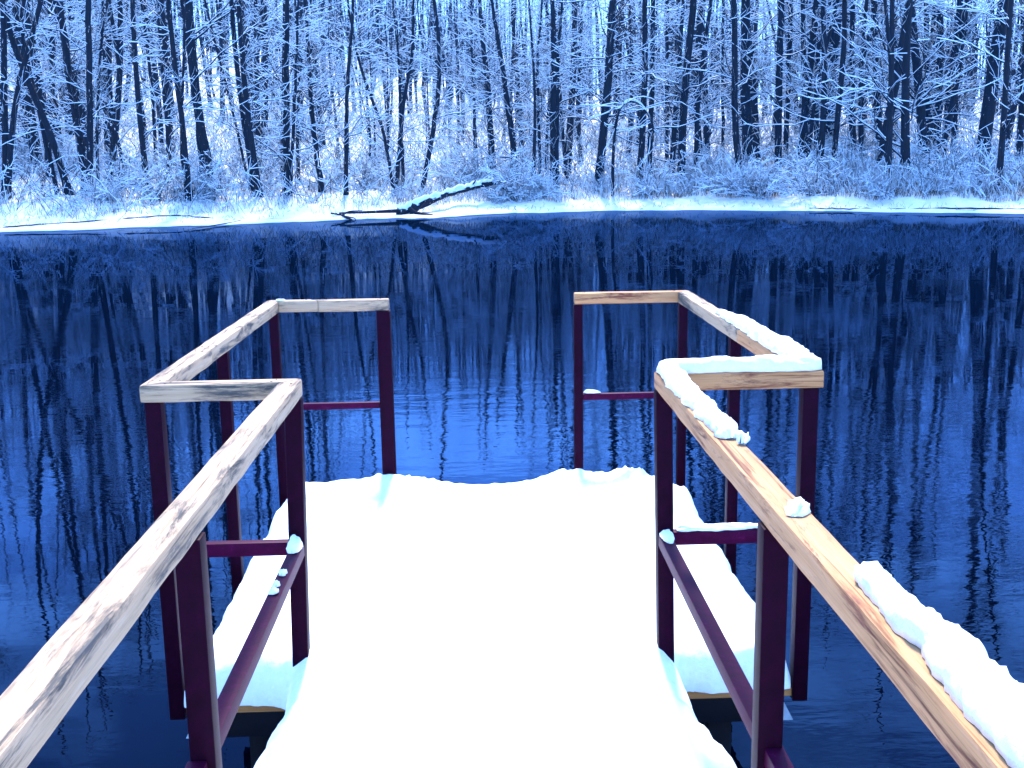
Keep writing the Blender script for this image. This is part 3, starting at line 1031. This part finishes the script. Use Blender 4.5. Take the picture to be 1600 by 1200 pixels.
FRONT = 'trees along the far bank'
TREES = [
    # label, stems [(width px, [(u, v) from the foot up])], extra
    ('dark tree at the left edge of the wood, forking low', [(9, [(8, 312), (6, 200), (5, 50), (6, 0)]), (8, [(8, 300), (25, 162), (44, 88), (68, 3)])], {}),
    ('left-leaning tree with a second stem crossing the leftmost trunks', [(9, [(111, 305), (84, 209), (51, 145), (13, 44), (2, 0)]), (6, [(94, 317), (67, 199), (51, 148), (40, 100), (30, 0)])], {}),
    ('thick dark trunk curving left, left one of a close pair', [(11, [(134, 298), (125, 223), (108, 128), (98, 57), (89, 0)])], {}),
    ('straight upright trunk, right one of a close pair at left', [(9, [(140, 302), (143, 169), (141, 80), (139, 0)])], {}),
    ('thin sapling just right of the close pair at left', [(4, [(154, 296), (150, 190), (156, 90), (160, 0)])], {'n1': 22}),
    ('short slanting thin tree behind the snowy clearing at left', [(5, [(203, 285), (182, 216), (172, 150), (166, 60), (164, 0)])], {'n1': 24}),
    ('straight trunk with a broad foot left of the leaning trio', [(10, [(272, 272), (266, 230), (260, 169), (254, 80), (250, 0)])], {}),
    ('slender dark tree nearest the water in the leaning trio', [(7.5, [(297, 314), (287, 203), (275, 101), (265, 0)]), (4, [(292, 300), (281, 240), (284, 150), (290, 100)])], {}),
    ('thickest black leaning trunk at left, forked halfway up', [(12.5, [(332, 307), (317, 203), (305, 145), (300, 84), (292, 0)]), (5.5, [(311, 165), (298, 105), (290, 68), (282, 0)])], {}),
    ('left stem of the twin slanting trunks at left centre', [(7.5, [(400, 307), (388, 236), (371, 135), (361, 0)])], {}),
    ('right stem of the twin slanting trunks at left centre', [(8, [(407, 308), (392, 209), (379, 101), (371, 0)])], {}),
    ('thin bowed sapling left of the twin slanting trunks', [(3.5, [(391, 298), (368, 190), (351, 111), (337, 67), (320, 0)])], {'n1': 26}),
    ('upright trunk with a slim companion stem, left of centre', [(10, [(448, 306), (447, 169), (449, 0)]), (5, [(452, 290), (464, 111), (466, 0)])], {}),
    ('wavy trunk leaning left beside the upright companion trunk', [(7.5, [(503, 300), (486, 162), (482, 90), (476, 0)])], {}),
    ('slim straight tree on the bank left of the fallen log', [(6, [(541, 304), (542, 142), (550, 34), (551, 0)])], {'n1': 30}),
    ('thin left-bending tree over the foot of the fallen log', [(4.5, [(616, 306), (602, 209), (580, 150), (564, 111), (548, 30), (545, 0)])], {'n1': 28}),
    ('tall tree forking into a narrow Y above the fallen log', [(6.5, [(619, 296), (628, 175), (645, 84), (646, 0)]), (5, [(627, 185), (624, 101), (613, 0)])], {}),
    ('curved dark tree leaning right in front of the bright sky gap', [(7, [(657, 302), (678, 202), (689, 101), (685, 51), (678, 0)])], {}),
    ('slender straight tree behind the raised end of the fallen log', [(4.5, [(746, 280), (739, 135), (737, 60), (736, 0)])], {'n1': 28}),
    ('left one of two parallel trunks leaning left behind the log', [(9, [(772, 283), (763, 142), (749, 0)])], {}),
    ('right one of two parallel trunks leaning left behind the log', [(9, [(808, 285), (800, 209), (786, 111), (768, 0)])], {}),
    ('set back grey trunk right of the parallel leaning pair', [(8, [(818, 262), (810, 152), (803, 60), (800, 0)])], {}),
    ('slim wavy tree left of the wide forked central trunk', [(4.5, [(844, 290), (842, 180), (839, 101), (846, 17), (847, 0)])], {'n1': 30}),
    ('wide dark central trunk forking into a V', [(12, [(867, 294), (864, 169), (866, 110), (862, 0)]), (7, [(868, 130), (871, 85), (879, 0)])], {}),
    ('thin leaning tree close right of the central V trunk', [(4.5, [(886, 280), (874, 135), (868, 60), (864, 0)])], {'n1': 24}),
    ('stout right-leaning trunk carrying a clump of dark withered leaves', [(11.5, [(934, 296), (942, 200), (949, 140), (955, 34), (957, 0)])], {}),
    ('dark straight trunk behind the arching snowy sapling', [(9, [(999, 300), (1006, 190), (1008, 100), (1006, 0)])], {}),
    ('straight trunk close right of the arching snowy sapling', [(7.5, [(1014, 292), (1019, 101), (1018, 0)])], {}),
    ('slim set back trunk between the arch and the reeds', [(6, [(1041, 268), (1042, 120), (1041, 0)])], {'n1': 26}),
    ('thick dark trunk bowing right at the start of the reeds', [(11, [(1064, 292), (1066, 190), (1071, 100), (1084, 0)])], {}),
    ('wavy trunk leaning right over the first reeds', [(6.5, [(1085, 285), (1090, 175), (1095, 120), (1111, 17), (1113, 0)])], {}),
    ('very thin pole-like tree left of the double trunk at right', [(4.5, [(1129, 262), (1131, 120), (1131, 0)])], {'n1': 24}),
    ('front stem of the double trunk rising from the reeds', [(9.5, [(1157, 291), (1147, 169), (1148, 0)])], {}),
    ('broad black rear stem of the double trunk at right', [(15, [(1168, 268), (1164, 118), (1167, 0)])], {}),
    ('dark trunk with snowy brush at its foot right of the double trunk', [(10, [(1217, 270), (1215, 135), (1222, 0)])], {}),
    ('thinner trunk just right of the brush-footed trunk', [(7.5, [(1226, 258), (1232, 135), (1237, 0)])], {}),
    ('strong black trunk slanting right in the middle of the reeds', [(11, [(1249, 272), (1262, 118), (1274, 0)])], {}),
    ('slim stem fanning right from the strong slanting trunk', [(5.5, [(1257, 272), (1276, 135), (1293, 67), (1310, 0)])], {}),
    ('crooked trunk with pale knots right of the slanting pair', [(8, [(1302, 283), (1308, 162), (1315, 118), (1320, 0)])], {}),
    ('plain upright trunk behind the crooked knotty one', [(6.5, [(1297, 250), (1299, 120), (1303, 0)])], {}),
    ('left trunk of a V shaped pair above the snowy thicket', [(9.5, [(1376, 252), (1371, 120), (1367, 0)])], {}),
    ('right trunk of a V shaped pair above the snowy thicket', [(7.5, [(1389, 250), (1396, 80), (1404, 0)])], {}),
    ('heavy black trunk leaning left above the snowy thicket', [(13, [(1446, 258), (1431, 118), (1418, 0)])], {}),
    ('upright trunk hidden at the foot by the heavy leaning one', [(8.5, [(1449, 244), (1448, 120), (1450, 0)])], {}),
    ('grey trunk right of the heavy leaning trunk', [(9.5, [(1463, 246), (1466, 110), (1470, 0)])], {}),
    ('slim forked stem between two grey trunks at right', [(7, [(1474, 248), (1481, 140), (1492, 60), (1500, 0)])], {}),
    ('straight snow-flecked trunk left of the widest right trunk', [(8.5, [(1490, 256), (1495, 67), (1499, 0)])], {}),
    ('widest trunk at the right, mottled with stuck snow', [(19, [(1534, 262), (1543, 190), (1558, 80), (1571, 0)])], {}),
    ('trunk cut by the right edge of the picture', [(9, [(1590, 260), (1597, 140), (1604, 40), (1606, 0)])], {}),
    ('slim tree between the widest trunk and the picture edge', [(5, [(1572, 258), (1576, 140), (1584, 0)])], {'n1': 26}),
]
made = []
for i_, (label, stems, kw) in enumerate(TREES):
    u, v = stems[0][1][0]
    g = ground_hit(u, v)
    yb = g[1] if g is not None else 62.0
    made.append(tree(label, 100 + i_, yb, stems, group=FRONT, top=(11.5 if 410 < u < 930 else 21.0) + 4.0 * ((i_ * 37) % 10) / 10, **{'n1': (18 + (i_ * 53) % 26) * (1.0 if 410 < u < 930 else 1.25), **kw}, high=0.35 if 410 < u < 930 else 1.0))

# withered leaves that still hang in one tree
host = made[25]
rng = np.random.default_rng(5)
ctr = at_y(972, 42, host.location[1]) - np.array(host.location)
n = 420
c = ctr + rng.normal(0, 1, (n, 3)) * np.array([0.42, 0.4, 0.62])
a = norm(rng.normal(0, 1, (n, 3))) * rng.uniform(0.05, 0.11, (n, 1))
b = norm(rng.normal(0, 1, (n, 3))) * rng.uniform(0.04, 0.08, (n, 1))
V = np.stack([c - a, c - b * 0.7, c + a, c + b], 1).reshape(-1, 3)
link('withered_leaves', raw_mesh('withered_leaves', V, np.arange(4 * n).reshape(-1, 4), mats=[LEAF]), host)

# ---- the arching sapling weighed down by snow
yb = 57.5
pix = [(957, 292), (958, 240), (962, 190), (970, 163), (986, 154), (1003, 163), (1014, 180), (1022, 196), (1020, 222)]
P = smooth_path([at_y(u, v, yb) for u, v in pix], 30)
P[0][2] = float(height(P[0][0], yb)) - 0.1
base = P[0].copy()
root = empty('bent_sapling', base)
tag(root, 'sapling bowed into an arch under thick snow on the bank', 'sapling')
P = P - base
rad = np.linspace(0.09, 0.05, 30)
link('stem', raw_mesh('stem', *tubes(P[None], rad[None], 7), mats=[BARK], smooth=True), root)
rng = np.random.default_rng(77)
p, d, r, j = pick(P[None], rad[None], 26, rng, 0.3, 1.0)
P2, R2 = grow(p, np.stack([rng.normal(0, 1, 26), rng.normal(0, 0.5, 26), -0.2 + rng.normal(0, 0.4, 26)], -1), rng.uniform(0.6, 2.2, 26), np.full(26, 0.016), 6, rng, -0.06, 0.22)
link('twigs', raw_mesh('twigs', *tubes(P2, R2, 3), mats=[TWIG]), root)
link('branch_snow', raw_mesh('branch_snow', *join([snow_caps(P[None], rad[None], 0.03, 0.10), snow_caps(P2, R2, 0.02, 0.05)]), mats=[SNOW_TWIG_SKYLIT]), root)

# ---- deeper trees: ten kinds of trunk and crown, copied
protos = []
for k in range(9):
    rng = np.random.default_rng(500 + k)
    H = rng.uniform(14, 20)
    lean = rng.normal(0, 0.06)
    z = np.linspace(-0.2, H, 22)
    P = np.stack([lean * z + 0.25 * np.sin(z * 0.35 + k), 0.2 * np.sin(z * 0.3 + 2 * k), z], -1)
    r0 = rng.uniform(0.09, 0.17)
    rad = np.maximum(r0 * (1.1 - 0.92 * np.clip(z / H, 0, 1)) + r0 * 0.4 * np.exp(-np.clip(z, 0, None) / 0.4), 0.012)
    st = [(P, rad)]
    if k % 3 == 0:
        j0 = 6
        P2 = P[j0:].copy()
        zz = P2[:, 2] - P2[0, 2]
        P2[:, 0] += 0.16 * zz * (1 if k % 2 else -1)
        st.append((P2, rad[j0:] * 0.75))
    tm = raw_mesh('trunk', *join([tubes(p[None], r[None], 7) for p, r in st]), mats=[BARK_FAR], smooth=True)
    wood, snow = crown_meshes(st, 30, rng, 0.06, dens=1.0, rich=1.1)
    protos.append((tm, raw_mesh('crown', *wood, mats=[TWIG]), raw_mesh('branch_snow', *snow, mats=[SNOW_TWIG_SKYLIT])))
rng = np.random.default_rng(9)
spots = []
tries = 0
while len(spots) < 150 and tries < 20000:
    tries += 1
    d = 4 + 50 * rng.uniform(0, 1) ** 1.1
    x = rng.uniform(-1, 1) * 34
    y = float(shore(x)) + d
    if abs((x - 0.03 * y) / y) > 0.50: continue
    if x < -8 and x > -14 and d < 9: continue
    if min([(x - a) ** 2 + (y - b) ** 2 for a, b in spots] + [99]) < 1.6 ** 2: continue
    if min((x - o.location[0]) ** 2 + (y - o.location[1]) ** 2 for o in made) < 1.0: continue
    spots.append((x, y))
for i_, (x, y) in enumerate(spots):
    tm, cm, sm = protos[i_ % len(protos)]
    o = empty('tree', (x, y, float(height(x, y))))
    o.rotation_euler[2] = rng.uniform(0, 6.28)
    s = rng.uniform(0.55, 0.75) if -9 < x < 5 else rng.uniform(1.05, 1.5)
    o.scale = (s, s, s)
    tag(o, 'slim snow-dusted tree deeper in the wood behind the front row', 'tree', 'slim trees deeper in the wood')
    for nm, me in (('trunk', tm), ('crown', cm), ('branch_snow', sm)):
        link(nm, me, o)

# ---- shrubs at the foot of the wood
sprot = []
for k in range(6):
    rng = np.random.default_rng(700 + k)
    n = 16
    az = rng.uniform(0, 6.28, n)
    el = rng.uniform(0.5, 1.4, n)
    dr = np.stack([np.cos(az) * np.cos(el), np.sin(az) * np.cos(el), np.sin(el)], -1)
    st = np.stack([rng.normal(0, 0.15, n), rng.normal(0, 0.15, n), np.full(n, -0.1)], -1)
    P1, R1 = grow(st, dr, rng.uniform(1.0, 2.8, n), np.full(n, 0.02), 8, rng, -0.05, 0.14)
    n2 = 130
    p, d, r, j = pick(P1, R1, n2, rng, 0.15, 1)
    P2, R2 = grow(p, norm(d + rng.normal(0, 0.6, (n2, 3))), rng.uniform(0.3, 1.0, n2), np.full(n2, 0.009), 5, rng, -0.02, 0.2, 0.5)
    n3 = 320
    p, d, r, j = pick(P2, R2, n3, rng, 0.15, 1)
    P3, R3 = grow(p, norm(d + rng.normal(0, 0.6, (n3, 3))), rng.uniform(0.15, 0.5, n3), np.full(n3, 0.006), 4, rng, -0.02, 0.2, 0.6)
    wd = join([tubes(P1, R1, 3), tubes(P2, R2, 3), tubes(P3, R3, 3)])
    sn = join([snow_caps(P1, R1, 0.016, 0.04), snow_caps(P2, R2, 0.015, 0.032), snow_caps(P3, R3, 0.014, 0.026)])
    sprot.append((raw_mesh('twigs', *wd, mats=[TWIG]), raw_mesh('twig_snow', *sn, mats=[SNOW_TWIG_SKYLIT])))
rng = np.random.default_rng(12)
n = 0
while n < 110:
    x = rng.uniform(-30, 32)
    d = 2.6 + 22 * rng.uniform(0, 1) ** 1.7
    if x < -7 and d < 4.5 and rng.uniform() < 0.7: continue
    y = float(shore(x)) + d
    if abs(x / y - 0.03) > 0.5: continue
    o = empty('shrub', (x, y, float(height(x, y))))
    o.rotation_euler[2] = rng.uniform(0, 6.28)
    s = rng.uniform(0.5, 1.0)
    o.scale = (s, s, s * rng.uniform(0.8, 1.1))
    tag(o, 'low snow-laden shrub among the trunks on the far bank', 'shrub', 'snowy shrubs on the far bank')
    for nm, me in zip(('twigs', 'twig_snow'), sprot[n % 6]):
        link(nm, me, o)
    n += 1

# ---- reeds and frosted grass
rng = np.random.default_rng(21)


def blades(n, xr, dr, hr, wid, lean):
    x = rng.uniform(xr[0], xr[1], n)
    d = dr[0] + (dr[1] - dr[0]) * rng.uniform(0, 1, n)
    y = shore(x) + d
    z = height(x, y)
    hgt = rng.uniform(hr[0], hr[1], n) * (0.7 + 0.5 * np.sin(x * 1.1) * np.sin(y * 0.9) ** 2 + 0.3 * rng.uniform(0, 1, n))
    st = np.stack([x, y, z - 0.03], -1)
    dd = np.stack([rng.normal(0, lean, n), rng.normal(0, lean, n), np.ones(n)], -1)
    return grow(st, dd, np.maximum(hgt, 0.15), np.full(n, wid), 4, rng, -0.12, 0.13, 0.5)


P1, R1 = blades(9000, (8.5, 31), (2.5, 9.5), (0.5, 1.35), 0.010, 0.16)
P2, R2 = blades(2600, (-4, 9), (2.2, 7.5), (0.3, 0.9), 0.009, 0.25)
P3, R3 = blades(2600, (-26, -4), (1.8, 8.0), (0.2, 0.7), 0.009, 0.3)
P4, R4 = blades(500, (-24, 26), (0.1, 1.6), (0.08, 0.3), 0.008, 0.4)
P = np.concatenate([P1, P2, P3, P4]); Rr = np.concatenate([R1, R2, R3, R4])
A = tubes(P, Rr, 3)
kp = rng.uniform(0, 1, len(P)) < 0.75
B = snow_caps(P[kp][:, 1:], Rr[kp][:, 1:] * 1.3, 0.016, 0.035)
V, Qd = join([A, B])
me = raw_mesh('reeds', V, Qd, mats=[REED, SNOW_TWIG_SKYLIT], qmat=np.concatenate([np.zeros(len(A[1])), np.ones(len(B[1]))]))
tag(link('reeds', me), 'frosted reeds and dry grass standing along the far bank', kind='stuff')

# ---- snowy undergrowth of arching twigs over the wood floor
n = 6500
x = rng.uniform(-34, 36, n)
d = 3 + 42 * rng.uniform(0, 1, n) ** 1.2
y = shore(x) + d
st = np.stack([x, y, height(x, y) - 0.05], -1)
dd = np.stack([rng.normal(0, 0.5, n), rng.normal(0, 0.5, n), np.ones(n)], -1)
P1, R1 = grow(st, dd, rng.uniform(0.8, 4.2, n) * (0.6 + d / 70), rng.uniform(0.008, 0.018, n), 6, rng, -0.04, 0.15, 0.4)
n2 = 20000
p, dd, r, j = pick(P1, R1, n2, rng, 0.25, 1)
P2, R2 = grow(p, norm(dd + rng.normal(0, 0.6, (n2, 3))), rng.uniform(0.3, 1.1, n2), np.full(n2, 0.007), 3, rng, -0.02, 0.2, 0.5)
A = join([tubes(P1, R1, 3), tubes(P2, R2, 3)])
B = join([snow_caps(P1[::2], R1[::2], 0.014, 0.035), snow_caps(P2[::2], R2[::2], 0.014, 0.03)])
V, Qd = join([A, B])
me = raw_mesh('undergrowth', V, Qd, mats=[TWIG, SNOW_TWIG_SKYLIT], qmat=np.concatenate([np.zeros(len(A[1])), np.ones(len(B[1]))]))
tag(link('undergrowth', me), 'tangle of snow-covered saplings and brush under the trees', kind='stuff')

# ---- the far wood on the hillside, one mass
n = 1650
d = 50 + 105 * rng.uniform(0, 1, n)
x = rng.uniform(-1, 1, n) * (0.52 * (50 + d) + 6)
y = shore(x) + d
g = height(x, y)
H = rng.uniform(8, 15, n)
k = 5
z = np.linspace(0, 1, k)
P = np.stack([x[:, None] + rng.normal(0, 0.6, (n, 1)) * z, y[:, None] + 0 * z, g[:, None] - 0.2 + H[:, None] * z], -1)
P[:, 1:-1, :2] += rng.normal(0, 0.12, (n, k - 2, 2))
Rr = rng.uniform(0.09, 0.22, n)[:, None] * np.linspace(1, 0.2, k)[None]
n2 = n * 36
p, dd, r, j = pick(P, Rr, n2, rng, 0.12, 1)
az = rng.uniform(0, 6.28, n2)
dr = np.stack([np.cos(az), np.sin(az), rng.uniform(0.1, 0.9, n2)], -1)
P2, R2 = grow(p, dr, rng.uniform(0.6, 2.4, n2), np.full(n2, 0.016), 2, rng, 0.1, 0.25, 0.4)
A = join([tubes(P, Rr, 5)])
B = tubes(P2, R2, 3)
Cc = snow_caps(P2[::3], R2[::3], 0.015, 0.05)
V, Qd = join([A, B, Cc])
me = raw_mesh('forest', V, Qd, mats=[BARK_FAR, TWIG, SNOW_TWIG_SKYLIT], qmat=np.concatenate([np.zeros(len(A[1])), np.ones(len(B[1])), np.full(len(Cc[1]), 2)]))
tag(link('forest', me), 'distant snowy wood on the hillside behind the bank', kind='stuff')


# ------------------------------------------------------------------ driftwood along the bank
def surf_hit(u, v):
    d = ray(u, v)
    for q in np.arange(38.0, 70.0, 0.04):
        p = d * q
        g_ = max(float(height(p[0], p[1])), 0.03)
        if p[2] + EYE <= g_: return np.array([p[0], p[1], g_])
    return d * 50 + np.array([0, 0, EYE])


def log_thing(name, label, pix, ydist, rad, snow_h, limbs=(), cat='log', bury=0.0):
    pts = []
    for (u, v), yd in zip(pix, ydist):
        pts.append(at_y(u, v, yd) if yd else surf_hit(u, v) + np.array([0, 0, rad[0] * 0.7]))
    P = smooth_path(pts, 36)
    r = np.interp(np.linspace(0, 1, 36), np.linspace(0, 1, len(rad)), rad)
    base = P[0].copy()
    root = empty(name, base)
    tag(root, label, cat)
    rng = np.random.default_rng(int(abs(pix[0][0]) + 3))
    P = P - base
    P[:, 2] += rng.normal(0, 0.012, 36)
    link('stem', raw_mesh('stem', *tubes(P[None], (r * (1 + rng.normal(0, 0.11, 36)))[None], 9), mats=[BARK], smooth=True), root)
    if snow_h:
        link('snow_cap', raw_mesh('snow_cap', *snow_caps(P[None], r[None], 0.03, (snow_h * np.clip(1 + rng.normal(0, 0.3, 36), 0.3, 1.5))[None]), mats=[SNOW_TWIG_SKYLIT], smooth=True), root)
    for lp, yd, lr in limbs:
        L = smooth_path([at_y(u, v, q) if q else surf_hit(u, v) + np.array([0, 0, lr * 0.7]) for (u, v), q in zip(lp, yd)], 12) - base
        rr = np.linspace(lr, lr * 0.4, 12)
        link('limb', raw_mesh('limb', *tubes(L[None], rr[None], 6), mats=[BARK], smooth=True), root)
    return root


log_thing('fallen_log', 'snow-topped fallen log sloping down into the water', [(622, 334), (640, 326), (665, 316), (700, 303), (740, 292), (784, 282)],
          [51.6, 52.0, 52.7, 53.9, 55.4, 56.8], [0.17, 0.21, 0.14, 0.13, 0.14, 0.11], 0.14,
          limbs=[([(640, 326), (652, 334), (676, 336)], [51.8, 51.4, 51.0], 0.11), ([(632, 329), (590, 331), (530, 333)], [51.7, 51.0, 50.3], 0.09),
                 ([(668, 315), (655, 327), (640, 335)], [52.4, 52.0, 51.6], 0.08),
                 ([(735, 293), (742, 284), (748, 272)], [55.2, 55.3, 55.4], 0.05), ([(770, 286), (782, 292), (792, 297)], [56.4, 56.2, 56.0], 0.06), ([(700, 303), (694, 292), (697, 284)], [53.9, 53.9, 53.9], 0.04)])
log_thing('fallen_branch', 'long thin bare branch lying along the left ice rim', [(-10, 357), (60, 352), (150, 346), (230, 340), (285, 337), (320, 341), (376, 347)],
          [0] * 7, [0.028, 0.028, 0.026, 0.024, 0.026, 0.024, 0.045], 0.0, cat='branch',
          limbs=[([(378, 346), (340, 352), (300, 358)], [0, 0, 0], 0.028), ([(185, 344), (192, 338), (198, 331)], [0, 46.6, 46.6], 0.012)])
log_thing('fallen_branch', 'small forked dead branch at the waterline left of the log', [(517, 333), (535, 336), (552, 345), (540, 352)],
          [50.4, 50.2, 49.6, 48.8], [0.035, 0.05, 0.045, 0.02], 0.0, cat='branch',
          limbs=[([(535, 336), (545, 330), (566, 329)], [50.2, 50.3, 50.4], 0.04), ([(540, 338), (556, 341), (556, 346)], [50.0, 49.8, 49.6], 0.03)])
log_thing('fallen_branch', 'short snowy log on the clearing at the left', [(155, 303), (175, 300), (190, 294)], [52.0, 52.0, 52.0], [0.10, 0.11, 0.10], 0.10, cat='log')
log_thing('fallen_branch', 'thin dark driftwood line along the right waterline', [(1265, 326), (1330, 327), (1400, 327), (1470, 326), (1600, 327)],
          [0] * 5, [0.02, 0.03, 0.02, 0.035, 0.02], 0.0, cat='branch')

# ------------------------------------------------------------------ haze: cold blue winter air
bm = bmesh.new()
bmesh.ops.create_cube(bm, size=1, matrix=Matrix.Translation((0, 115, 15)) @ Matrix.Diagonal((400, 300, 60, 1)))
me = bpy.data.meshes.new('haze'); bm.to_mesh(me); bm.free()
HAZE = bpy.data.materials.new('haze_air')
HAZE.use_nodes = True
hn = HAZE.node_tree
hn.nodes.clear()
ho = hn.nodes.new('ShaderNodeOutputMaterial')
hv = hn.nodes.new('ShaderNodeVolumePrincipled')
hv.inputs['Color'].default_value = (0.03, 0.33, 1.0, 1)
hv.inputs['Density'].default_value = 0.0005
hv.inputs['Anisotropy'].default_value = 0.2
hn.links.new(hv.outputs['Volume'], ho.inputs['Volume'])
me.materials.append(HAZE)
tag(link('haze', me), 'thin blue winter haze filling the air over lake and wood', kind='stuff')
